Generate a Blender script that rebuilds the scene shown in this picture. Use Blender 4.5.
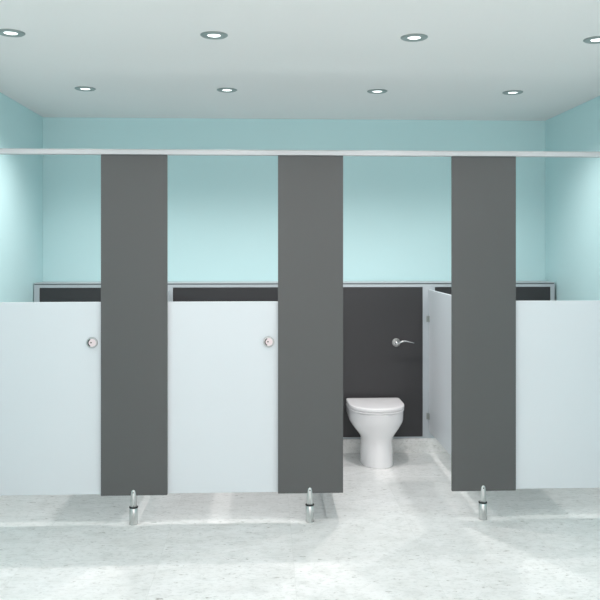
import bpy, bmesh, math
from mathutils import Vector, Matrix
D = bpy.data; S = bpy.context.scene; COL = S.collection
for o in list(D.objects): D.objects.remove(o)

# ---------------------------------------------------------------- camera
cam = D.objects.new('camera', D.cameras.new('camera')); COL.objects.link(cam)
cam.location = (0, 0, 1.466)
cam.rotation_euler = (math.pi/2, 0, -math.atan(33/780))
cam.data.sensor_width = 36; cam.data.lens = 36*780/600
cam.data.shift_y = -51/600
cam.data.clip_start = .02
S.camera = cam
# ---------------------------------------------------------------- world, exposure
w = D.worlds.new('world'); S.world = w; w.use_nodes = True
w.node_tree.nodes['Background'].inputs[0].default_value = (1, .925, .92, 1)
w.node_tree.nodes['Background'].inputs[1].default_value = 2.8
S.view_settings.view_transform = 'Standard'; S.view_settings.look = 'None'
S.view_settings.gamma = 1; S.view_settings.use_curve_mapping = False
S.view_settings.exposure = -.16
LAMP_W = 22            # each downlight of the room
LAMP_FAR = 4.0           # each downlight nearer the viewer
LAMP_BACK = 56         # each downlight over the cubicles
LAMP_COL = (1.0, .935, .925)
SPOT_SIZE = math.radians(150); SPOT_BLEND = 1.0

# ---------------------------------------------------------------- helpers
def lin(c):
    return tuple(((v/255)/12.92 if v/255 <= .04045 else ((v/255+.055)/1.055)**2.4) for v in c)+(1,)
def mat(name, rgb, rough=.5, metal=0, bump=0, bscale=200, spec=.5, coat=0):
    m = D.materials.new(name); m.use_nodes = True; nt = m.node_tree; b = nt.nodes['Principled BSDF']
    b.inputs['Roughness'].default_value = rough; b.inputs['Metallic'].default_value = metal
    b.inputs['Specular IOR Level'].default_value = spec; b.inputs['Coat Weight'].default_value = coat
    tc = nt.nodes.new('ShaderNodeTexCoord'); n = nt.nodes.new('ShaderNodeTexNoise')
    n.inputs['Scale'].default_value = bscale; n.inputs['Detail'].default_value = 3
    nt.links.new(tc.outputs['Object'], n.inputs['Vector'])
    mx = nt.nodes.new('ShaderNodeMix'); mx.data_type = 'RGBA'
    c = lin(rgb); mx.inputs[6].default_value = tuple(v*.985 for v in c[:3])+(1,); mx.inputs[7].default_value = tuple(min(1, v*1.015) for v in c[:3])+(1,)
    nt.links.new(n.outputs['Fac'], mx.inputs[0]); nt.links.new(mx.outputs[2], b.inputs['Base Color'])
    if bump:
        bp = nt.nodes.new('ShaderNodeBump'); bp.inputs['Strength'].default_value = bump; bp.inputs['Distance'].default_value = .001
        nt.links.new(n.outputs['Fac'], bp.inputs['Height']); nt.links.new(bp.outputs['Normal'], b.inputs['Normal'])
    return m
M = {
 'ceiling': mat('ceiling_paint', (240, 239, 238), .9, bump=.1),
 'wall': mat('aqua_paint', (203, 236, 238), .75, bump=.15),
 'door': mat('pale_blue_grey_laminate', (211, 218, 222), .45),
 'dark': mat('charcoal_laminate', (81, 83, 83), .5),
 'duct': mat('dark_duct_laminate', (50, 51, 53), .5),
 'frame': mat('light_grey_laminate', (182, 192, 197), .45),
 'alu': mat('satin_aluminium', (194, 197, 199), .5, .15),
 'lockring': mat('brushed_lock_steel', (176, 180, 180), .3, .8),
 'gap': mat('grey_painted_gap_shade', (105, 115, 118), .6),  # darker grey stands in for the shade under the ledge
 'ring': mat('grey_downlight_trim', (150, 160, 158), .4, .3),
 'chrome': mat('chrome', (215, 217, 217), .12, 1),
 'satin': mat('satin_steel', (200, 203, 202), .3, .85),
 'ceramic': mat('white_ceramic', (238, 240, 241), .12, coat=.3),
 'plastic': mat('white_seat_plastic', (242, 243, 244), .2),
 'rubber': mat('black_rubber', (28, 29, 30), .6),
 'ind': mat('indicator_disc', (226, 212, 214), .35),
 'shelf': mat('grey_ledge_laminate', (176, 184, 188), .45),
}
def emis(name, rgb, s):
    m = D.materials.new(name); m.use_nodes = True; b = m.node_tree.nodes['Principled BSDF']
    b.inputs['Base Color'].default_value = lin(rgb); b.inputs['Emission Color'].default_value = lin(rgb)
    b.inputs['Emission Strength'].default_value = s
    return m
M['lamp'] = emis('lamp_glass', (250, 255, 254), 3.0)

TILE = .63; TX = .124; TY = 3.71
def stone(name, vertical=False):
    m = D.materials.new(name); m.use_nodes = True; nt = m.node_tree; N = nt.nodes; L = nt.links
    b = N['Principled BSDF']; b.inputs['Roughness'].default_value = .38; b.inputs['Specular IOR Level'].default_value = .4
    g = N.new('ShaderNodeNewGeometry'); sp = N.new('ShaderNodeSeparateXYZ'); L.new(g.outputs['Position'], sp.inputs[0])
    def mth(op, a, bb=None, c=None):
        n = N.new('ShaderNodeMath'); n.operation = op
        for i, v in enumerate((a, bb, c)):
            if v is None: continue
            if isinstance(v, (int, float)): n.inputs[i].default_value = v
            else: L.new(v, n.inputs[i])
        return n.outputs[0]
    def ramp(v, p0, p1, c0, c1):
        r = N.new('ShaderNodeMapRange'); L.new(v, r.inputs[0]); r.inputs[1].default_value = p0; r.inputs[2].default_value = p1
        r.inputs[3].default_value = c0; r.inputs[4].default_value = c1; return r.outputs[0]
    ux = mth('DIVIDE', mth('SUBTRACT', sp.outputs[0], TX), TILE)
    uy = mth('DIVIDE', mth('SUBTRACT', sp.outputs[1], TY), TILE)
    ix = mth('FLOOR', ux); iy = mth('FLOOR', uy)
    def edge(u): f = mth('FRACT', u); return mth('MINIMUM', f, mth('SUBTRACT', 1.0, f))
    e = mth('MINIMUM', edge(ux), edge(uy)) if not vertical else edge(ux)
    cb = N.new('ShaderNodeCombineXYZ'); L.new(ix, cb.inputs[0]); L.new(iy, cb.inputs[1])
    wn = N.new('ShaderNodeTexWhiteNoise'); L.new(cb.outputs[0], wn.inputs['Vector'])
    # every tile samples its own piece of stone
    off = N.new('ShaderNodeVectorMath'); off.operation = 'SCALE'; L.new(wn.outputs['Color'], off.inputs[0]); off.inputs['Scale'].default_value = 40
    add = N.new('ShaderNodeVectorMath'); add.operation = 'ADD'; L.new(g.outputs['Position'], add.inputs[0]); L.new(off.outputs[0], add.inputs[1])
    def noise(sx, sy, sz, detail, rough=.55):
        mp = N.new('ShaderNodeMapping'); mp.inputs['Scale'].default_value = (sx, sy, sz); L.new(add.outputs[0], mp.inputs[0])
        n = N.new('ShaderNodeTexNoise'); n.inputs['Scale'].default_value = 1; n.inputs['Detail'].default_value = detail; n.inputs['Roughness'].default_value = rough
        L.new(mp.outputs[0], n.inputs['Vector']); return n.outputs['Fac']
    def mix(f, a, c):
        x = N.new('ShaderNodeMix'); x.data_type = 'RGBA'; L.new(f, x.inputs[0])
        if isinstance(a, tuple): x.inputs[6].default_value = a
        else: L.new(a, x.inputs[6])
        x.inputs[7].default_value = c; return x.outputs[2]
    c = mix(ramp(noise(5, 9, 9, 3), .35, .65, 0, 1), lin((243, 245, 244)), lin((235, 237, 235)))
    c = mix(ramp(noise(10, 17, 17, 5, .65), .48, .68, 0, .4), c, lin((202, 206, 202)))
    c = mix(ramp(noise(34, 60, 60, 5, .75), .50, .68, 0, .5), c, lin((182, 186, 182)))
    c = mix(ramp(noise(22, 44, 44, 4, .65), .62, .70, 0, .75), c, lin((150, 151, 144)))
    c = mix(ramp(noise(80, 140, 140, 2, .5), .60, .75, 0, .5), c, lin((245, 246, 245)))
    c = mix(ramp(wn.outputs['Value'], 0, 1, 0, .28), c, lin((206, 210, 208)))
    c = mix(ramp(e, .0018, .0034, .28, 0), c, lin((205, 208, 205)))
    L.new(c, b.inputs['Base Color'])
    bp = N.new('ShaderNodeBump'); bp.inputs['Strength'].default_value = .3; bp.inputs['Distance'].default_value = .001
    L.new(ramp(e, .002, .004, 0, 1), bp.inputs['Height']); L.new(bp.outputs[0], b.inputs['Normal'])
    return m
M['stone'] = stone('pale_flecked_stone_tile'); M['skirt'] = stone('stone_skirting_tile', True)

def link(name, bm, m, parent=None, smooth=False, loc=None, bevel=0, seg=2):
    me = D.meshes.new(name); bmesh.ops.recalc_face_normals(bm, faces=bm.faces); bm.to_mesh(me); bm.free()
    me.materials.append(m)
    if smooth:
        for p in me.polygons: p.use_smooth = True
    o = D.objects.new(name, me); COL.objects.link(o)
    if loc: o.location = loc
    if parent: o.parent = parent
    if bevel:
        b = o.modifiers.new('bevel', 'BEVEL'); b.width = bevel; b.segments = seg; b.limit_method = 'ANGLE'
    return o
def box(x0, x1, y0, y1, z0, z1, bm=None):
    bm = bm or bmesh.new()
    v = [bm.verts.new((x, y, z)) for z in (z0, z1) for y in (y0, y1) for x in (x0, x1)]
    for f in ((0,1,3,2), (4,6,7,5), (0,4,5,1), (2,3,7,6), (0,2,6,4), (1,5,7,3)): bm.faces.new([v[i] for i in f])
    return bm
def lathe(prof, n=40, axis='z', c=(0,0,0), bm=None, closed=False):
    """prof = (radius, distance along axis) pairs"""
    bm = bm or bmesh.new(); rings = []
    for r, h in prof:
        ring = []
        for k in range(n):
            a = 2*math.pi*k/n
            p = (r*math.cos(a), r*math.sin(a), h)
            if axis == 'y': p = (r*math.cos(a), h, r*math.sin(a))
            ring.append(bm.verts.new((p[0]+c[0], p[1]+c[1], p[2]+c[2])))
        rings.append(ring)
    idx = range(len(rings)-1)
    for i in idx:
        for k in range(n): bm.faces.new((rings[i][k], rings[i][(k+1)%n], rings[i+1][(k+1)%n], rings[i+1][k]))
    if closed:
        for k in range(n): bm.faces.new((rings[-1][k], rings[-1][(k+1)%n], rings[0][(k+1)%n], rings[0][k]))
    else:
        bm.faces.new(rings[0]); bm.faces.new(rings[-1])
    return bm
def thing(name, label, cat, loc=(0,0,0), group=None):
    o = D.objects.new(name, None); o.empty_display_size = .1; COL.objects.link(o); o.location = loc
    return tag(o, label, cat, group)
def tag(o, label, cat, group=None):
    o['label'] = label; o['category'] = cat
    if group: o['group'] = group
    return o
def struct(o): o['kind'] = 'structure'; return o
def copy_tree(o, parent=None):
    c = o.copy(); COL.objects.link(c)
    if parent is not None: c.parent = parent
    for ch in list(o.children): copy_tree(ch, c)
    return c

# ---------------------------------------------------------------- room shell
XL, XR, YB, YF, ZC = -1.652, 2.108, 5.83, -.2, 2.438
struct(link('floor', box(XL-.1, XR+.1, YF, YB+.1, -.1, 0), M['stone']))
struct(link('ceiling', box(XL-.1, XR+.1, YF, YB+.1, ZC, ZC+.1), M['ceiling']))
struct(link('wall_left', box(XL-.1, XL, YF, YB, 0, ZC), M['wall']))
struct(link('wall_right', box(XR, XR+.1, YF, YB, 0, ZC), M['wall']))
struct(link('wall_back', box(XL-.1, XR+.1, YB, YB+.1, 0, ZC), M['wall']))
DY = 5.585               # face of the boxed-in duct
struct(link('baseboard_back', box(XL, XR, DY-.012, DY+.02, 0, .1), M['skirt'], bevel=.003))
struct(link('baseboard_left', box(XL, XL+.012, YF, DY-.012, 0, .1), M['skirt'], bevel=.003))
struct(link('baseboard_right', box(XR-.012, XR, YF, DY-.012, 0, .1), M['skirt'], bevel=.003))

# ---------------------------------------------------------------- duct boxing behind the toilets
PC = (-.706, .234, 1.175)          # pilaster / partition centres
PW = .175; FY = 4.18; TH = .018
DZ0, DZ1 = .112, 1.192
px0 = [XL+.045] + [p+.036 for p in PC]
px1 = [p-.052 for p in PC] + [XR-.05]
fr = bmesh.new()
# light grey frame: top rail, bottom rail and the uprights between the panels
box(XL+.007, XR-.019, DY, DY+.02, DZ1, 1.212, fr); box(XL+.007, XR-.019, DY, DY+.02, .101, DZ0, fr)
edges = [(XL+.007, px0[0])] + [(px1[i], px0[i+1]) for i in range(3)] + [(px1[3], XR-.019)]
for a, b in edges: box(a, b, DY, DY+.02, DZ0, DZ1, fr)
duct = thing('duct_boxing', 'low boxing of dark grey panels in light grey frame along the aqua back wall', 'wall panelling', (0, DY, 0))
def dpart(o, y=DY): o.parent = duct; o.location.y -= y; return o
dpart(link('frame', fr, M['frame'], bevel=.0008))['label'] = 'light grey frame strips between the panels'
s = link('duct_ledge', box(XL+.007, XR-.019, DY-.003, YB, 1.219, 1.225), M['shelf'], bevel=.0015)
tag(s, 'long narrow grey ledge capping the dark panels, running wall to wall below the aqua wall', 'ledge')
dpart(link('painted_shade_strip', box(XL+.007, XR-.019, DY+.006, DY+.02, 1.212, 1.219), M['gap']))['label'] = 'recessed strip under the ledge, coloured dark as its shade'  # shadow line below the ledge, painted by a dark strip
for i in range(4):
    p = link('panel', box(px0[i]+.001, px1[i]-.001, DY+.001, DY+.017, DZ0+.001, DZ1-.001), M['duct'], bevel=.001)
    dpart(p)['label'] = 'dark charcoal panel'

# ---------------------------------------------------------------- partitions
def partition(x, label):
    t = thing('cubicle_partition', label, 'partition', (x, FY+TH+.001, 0), 'partitions between the cubicles')
    L = DY-FY-TH-.002
    link('panel', box(-.009, .009, 0, L, .154, 1.172), M['door'], t, bevel=.0015)
    for z in (.262, .962):
        for s in (-1, 1):
            bm = box(min(s*.009, s*.012), max(s*.009, s*.012), L-.03, L, z-.022, z+.022)
            box(min(s*.009, s*.026), max(s*.009, s*.026), L-.003, L, z-.022, z+.022, bm)
            k = link('wall_bracket', bm, M['ring'], t)
            k['label'] = 'small steel angle bracket'
for x, l in zip(PC, ('pale grey side partition behind the leftmost dark pilaster', 'pale grey side partition behind the middle dark pilaster, left of the toilet',
                     'pale grey side partition right of the toilet, showing beside the rightmost dark pilaster')):
    partition(x, l)

# ---------------------------------------------------------------- pilasters with their feet
def leg(t, y):
    pr = [(.0195, 0), (.0225, .002), (.0225, .087), (.021, .089)]
    s = link('leg', lathe(pr, 36, c=(-.004, y, 0)), M['satin'], t, smooth=False)
    s['label'] = 'satin steel adjustable foot'
    for p in s.data.polygons: p.use_smooth = abs(p.normal.z) < .5
    up = [(.0165, .093)] + [(.0175, .095), (.0172, .148), (.0155, .169), (.0138, .179), (.0105, .185), (.005, .1882), (.001, .189)]
    u = link('fork', lathe(up, 36, c=(-.004, y, 0)), M['satin'], s, smooth=True)
    link('collar', lathe([(.018, .0885), (.0232, .0888), (.0232, .0938), (.017, .0942)], 36, c=(-.004, y, 0)), M['rubber'], s, smooth=False)
    link('screw', lathe([(.0035, -.0172), (.0035, -.0145)], 16, 'y', (-.004, y, .172)), M['rubber'], s)
def pilaster(x0, x1, label, foot=True):
    xc = (x0+x1)/2
    t = thing('cubicle_pilaster', label, 'pilaster', (xc, FY+TH/2, 0), 'dark grey pilasters along the cubicle front')
    link('panel', box(x0-xc, x1-xc, -TH/2, TH/2, .155, 1.968), M['dark'], t, bevel=.0012)
    if foot: leg(t, .001)
    else:
        for z in (.4, 1.7): link('wall_bracket', box(-.02 if x0 > 0 else x0-xc+.001, x1-xc-.001 if x0 > 0 else .02, TH/2, TH/2+.003, z-.03, z+.03), M['satin'], t)
    return t
for x, l in zip(PC, ('tall dark grey pilaster between the two closed doors at left, leftmost of three', 'tall dark grey pilaster left of the open cubicle, middle of three',
                     'tall dark grey pilaster right of the open cubicle, rightmost of three')):
    pilaster(x-PW, x+PW, l)
pilaster(XL+.002, -1.47, 'narrow dark grey pilaster fixed to the left wall, outside the photo', False)
pilaster(1.94, XR-.002, 'narrow dark grey pilaster fixed to the right wall, outside the photo', False)

# ---------------------------------------------------------------- head rail
pr = [(-.022, 0), (.022, 0), (.022, .022), (.014, .029), (-.014, .029), (-.022, .022)]
bm = bmesh.new(); a = [bm.verts.new((XL, FY+.009+y, 1.968+z)) for y, z in pr]; b = [bm.verts.new((XR, FY+.009+y, 1.968+z)) for y, z in pr]
bm.faces.new(a); bm.faces.new(b)
for i in range(6): bm.faces.new((a[i], a[(i+1)%6], b[(i+1)%6], b[i]))
hr = link('head_rail', bm, M['alu'], bevel=.002)
tag(hr, 'long pale aluminium rail running across the tops of the dark pilasters', 'rail')

# ---------------------------------------------------------------- doors
def lock(parent, x, z):
    l = link('lock', lathe([(.0295, 0), (.0295, -.006), (.027, -.0095), (.0225, -.010), (.0215, -.007), (.001, -.007)], 48, 'y', (x, 0, z)), M['lockring'], parent)
    l['label'] = 'round chrome indicator lock'
    link('indicator', lathe([(.0205, -.0065), (.0205, -.0088), (.019, -.0094), (.001, -.0094)], 40, 'y', (x+.001, 0, z)), M['ind'], l)
    link('release_hole', lathe([(.004, -.009), (.004, -.0102)], 20, 'y', (x-.004, 0, z+.001)), M['rubber'], l)
    bm = bmesh.new(); n = 18; R = []                         # dark indicator window, an arc on the left
    for k in range(n+1):
        t = math.radians(115+130*k/n)
        R.append([bm.verts.new((x+r*math.cos(t), y, z+r*math.sin(t))) for r, y in ((.0168, -.009), (.0168, -.0106), (.0222, -.0106), (.0222, -.009))])
    for k in range(n):
        for j in range(4): bm.faces.new((R[k][j], R[k][(j+1)%4], R[k+1][(j+1)%4], R[k+1][j]))
    bm.faces.new(R[0]); bm.faces.new(R[-1])
    link('indicator_window', bm, M['rubber'], l)
def door(x0, x1, label, angle=0):
    """hinged at x0"""
    w = x1-x0
    t = thing('cubicle_door', label, 'door', (x0, FY+TH+.002, 0), 'pale cubicle doors')
    link('panel', box(0, w, 0, TH, .158, 1.183), M['door'], t, bevel=.0015)
    lock(t, w-.070, .967)
    k = link('snib', lathe([(.024, TH), (.024, TH+.006), (.008, TH+.008), (.008, TH+.024), (.001, TH+.025)], 32, 'y', (w-.070, 0, .967)), M['chrome'], t)
    for z in (.3, 1.05):
        bm = lathe([(.006, z-.035), (.006, z+.035)], 16, c=(-.002, TH+.006, 0)); box(0, .04, TH, TH+.003, z-.03, z+.03, bm)
        link('hinge', bm, M['satin'], t)
    t.rotation_euler.z = angle
    return t
ov = .02
L0 = [-1.47-ov] + [p+PW-ov for p in PC]; L1 = [p-PW+ov for p in PC] + [1.94+ov]
door(L0[0], L1[0], 'leftmost cubicle door, closed, pale blue grey with round lock near its right edge')
door(L0[1], L1[1], 'closed pale blue grey door between the leftmost and middle dark pilasters')
d = door(L0[2], L1[2], 'pale blue grey door swung fully open into the toilet cubicle, behind the middle pilaster', math.radians(90))
d.location = (L0[2]+.018, FY+TH+.0105, 0)
door(L0[3], L1[3], 'rightmost cubicle door, closed, pale blue grey beside the rightmost dark pilaster')

# ---------------------------------------------------------------- toilet
def dring(w, yf, yb, z, n=28, p=2.3, yc_frac=.55, wb=1.0):
    """D-shaped outline: square back, rounded front. y runs from yf (front) to yb (back)"""
    ym = yf+(yb-yf)*yc_frac; pts = []
    for k in range(n+1):
        t = math.pi*k/n; c, s = math.cos(t), math.sin(t)
        pts.append((-w*math.copysign(abs(c)**(2/p), c), ym-(ym-yf)*abs(s)**(2/p), z))
    r = min(.022, w*.3)
    m = 6; w0 = w; w = w*wb
    back = [(w0+(w-w0)*(j/3), ym+(yb-r-ym)*j/3, z) for j in (1, 2, 3)]
    for k in range(1, m+1):
        a = math.pi/2*k/m; back.append((w-r+r*math.cos(a), yb-r+r*math.sin(a), z))
    left = [(-x, y, zz) for x, y, zz in reversed(back)]
    return pts+back+left
def loft(rings, bm=None):
    bm = bm or bmesh.new(); R = [[bm.verts.new(p) for p in r] for r in rings]; n = len(R[0])
    for i in range(len(R)-1):
        for k in range(n): bm.faces.new((R[i][k], R[i][(k+1)%n], R[i+1][(k+1)%n], R[i+1][k]))
    bm.faces.new(R[0]); bm.faces.new(R[-1]); return bm
TXc = .754; TB = DY-.001
toilet = thing('toilet', 'short white ceramic back-to-wall toilet with closed lid in the open cubicle', 'toilet', (TXc, TB, 0))
# (z, half width, front)
prof = [(.0, .112, -.416), (.004, .1145, -.420), (.03, .1135, -.418), (.09, .110, -.413), (.145, .1065, -.408), (.168, .108, -.408), (.188, .115, -.409),
        (.21, .131, -.412), (.235, .152, -.416), (.26, .170, -.420), (.28, .182, -.423), (.295, .1865, -.425), (.32, .1885, -.427), (.35, .1895, -.428), (.3575, .1895, -.428), (.36, .187, -.425)]
def interp(pr, n):
    out = []
    for i in range(len(pr)-1):
        p0, p1, p2, p3 = pr[max(i-1, 0)], pr[i], pr[i+1], pr[min(i+2, len(pr)-1)]
        for j in range(n):
            t = j/n
            out.append(tuple(.5*((2*b)+(c-a)*t+(2*a-5*b+4*c-d)*t*t+(3*b-a-3*c+d)*t**3) for a, b, c, d in zip(p0, p1, p2, p3)))
    return out+[pr[-1]]
def pan_ring(z, w, f):
    k = min(1, max(0, (z-.15)/.17)); k = k*k*(3-2*k)
    return dring(w, f, 0, z, p=2.15, yc_frac=.45+.1*k, wb=.72+.28*k)
o = link('pan', loft([pan_ring(*p) for p in interp(prof, 3)]), M['ceramic'], toilet, smooth=True)
def slab(name, z0, z1, w, f, back, m, r=.004, crown=0):
    R = [dring(w-r, f+r, back, z0), dring(w-r*.3, f+r*.3, back, z0+r*.3), dring(w, f, back, z0+r), dring(w, f, back, z1-r),
         dring(w-r*.3, f+r*.3, back, z1-r*.3), dring(w-r, f+r, back-.001, z1)]
    if crown:
        for q in (.85, .6, .3, .02): R.append([(x*q, (f+back)/2+(y-(f+back)/2)*q, z1+crown*(1-q*q)) for x, y, z in dring(w-r, f+r, back-.001, z1)])
    o = link(name, loft(R), m, toilet, smooth=True); return o
slab('seat', .362, .3745, .1895, -.427, -.035, M['plastic'], .0035)
slab('lid', .376, .4015, .191, -.428, -.028, M['plastic'], .005, .003)
for s in (-1, 1):
    link('hinge', lathe([(.011, .359), (.011, .378), (.008, .383), (.001, .384)], 20, c=(s*.08, -.018, 0)), M['chrome'], toilet, smooth=False)

# ---------------------------------------------------------------- flush lever
fl = thing('flush_lever', 'small chrome flush lever on a round rose, on the dark panel above the toilet', 'lever', (.930, DY+.001, .793))
link('rose', lathe([(.030, 0), (.030, -.005), (.0275, -.008), (.0235, -.008), (.0205, -.003), (.001, -.003)], 40, 'y'), M['satin'], fl, smooth=False)
link('hub', lathe([(.0135, -.002), (.0125, -.03), (.013, -.052), (.0105, -.06), (.001, -.062)], 32, 'y'), M['chrome'], fl, smooth=True)
bm = bmesh.new(); path = []
P = [((-.004, -.048, -.012), .009, .009), ((.006, -.054, -.003), .0095, .0095), ((.022, -.062, .010), .0085, .0085), ((.042, -.066, .0165), .0075, .008), ((.066, -.066, .0145), .0055, .008), ((.09, -.064, .009), .0045, .0085), ((.112, -.062, .004), .0035, .0085), ((.12, -.0615, .003), .0015, .005)]
PP = interp([tuple(p)+(a, b) for p, a, b in P], 4)
R = []
for i, q in enumerate(PP):
    p = Vector(q[:3]); t = (Vector(PP[min(i+1, len(PP)-1)][:3])-Vector(PP[max(i-1, 0)][:3])).normalized()
    up = Vector((0, 0, 1)); up = (up-t*up.dot(t)).normalized(); sd = t.cross(up)
    R.append([tuple(p+up*(q[3]*math.sin(a))+sd*(q[4]*math.cos(a))) for a in [2*math.pi*k/20 for k in range(20)]])
link('handle', loft(R), M['chrome'], fl, smooth=True)

# ---------------------------------------------------------------- downlights
def downlight(x, y, label, group):
    t = thing('downlight', label, 'ceiling light', (x, y, ZC), group)
    link('trim_ring', lathe([(.0295, -.0005), (.0305, -.003), (.036, -.0065), (.056, -.006), (.0625, -.002), (.0625, 0), (.0295, 0)], 48, closed=True), M['ring'], t, smooth=False)
    link('lamp_glass', lathe([(.029, -.0003), (.029, -.0022), (.001, -.0025)], 40), M['lamp'], t)
    ld = D.lights.new('downlight_beam', 'SPOT'); ld.energy = (LAMP_BACK if y > 4 else LAMP_W if y > 3 else LAMP_FAR)*(.78 if x > 1.4 else 1); ld.color = LAMP_COL; ld.spot_size = math.radians(141) if y > 4 else SPOT_SIZE; ld.spot_blend = SPOT_BLEND; ld.shadow_soft_size = .02
    lo = D.objects.new('lamp_beam', ld); COL.objects.link(lo); lo.parent = t; lo.location = (0, 0, -.04)
back = ['back row ceiling downlight nearest the left wall', 'ceiling downlight in the back row, second from the left wall',
        'ceiling downlight in the back row, above the toilet cubicle', 'back row ceiling downlight nearest the right wall']
front = ['large ceiling downlight cut by the left edge of the photo', 'front row ceiling downlight left of the centre, wholly in view',
         'front row ceiling downlight right of the centre, above the open cubicle', 'ceiling downlight barely showing at the right edge of the photo']
for x, l in zip((-1.1, -.244, .678, 1.522), back): downlight(x, 4.775, 'round '+l, 'recessed round ceiling downlights')
for x, l in zip((-1.15, -.24, .675, 1.53), front): downlight(x, 3.555, 'round '+l, 'recessed round ceiling downlights')
for y in (2.335, 1.115):
    for x in (-1.15, -.24, .675):
        downlight(x, y, 'round recessed downlight nearer the viewer than the photo shows', 'downlights out of the photo')
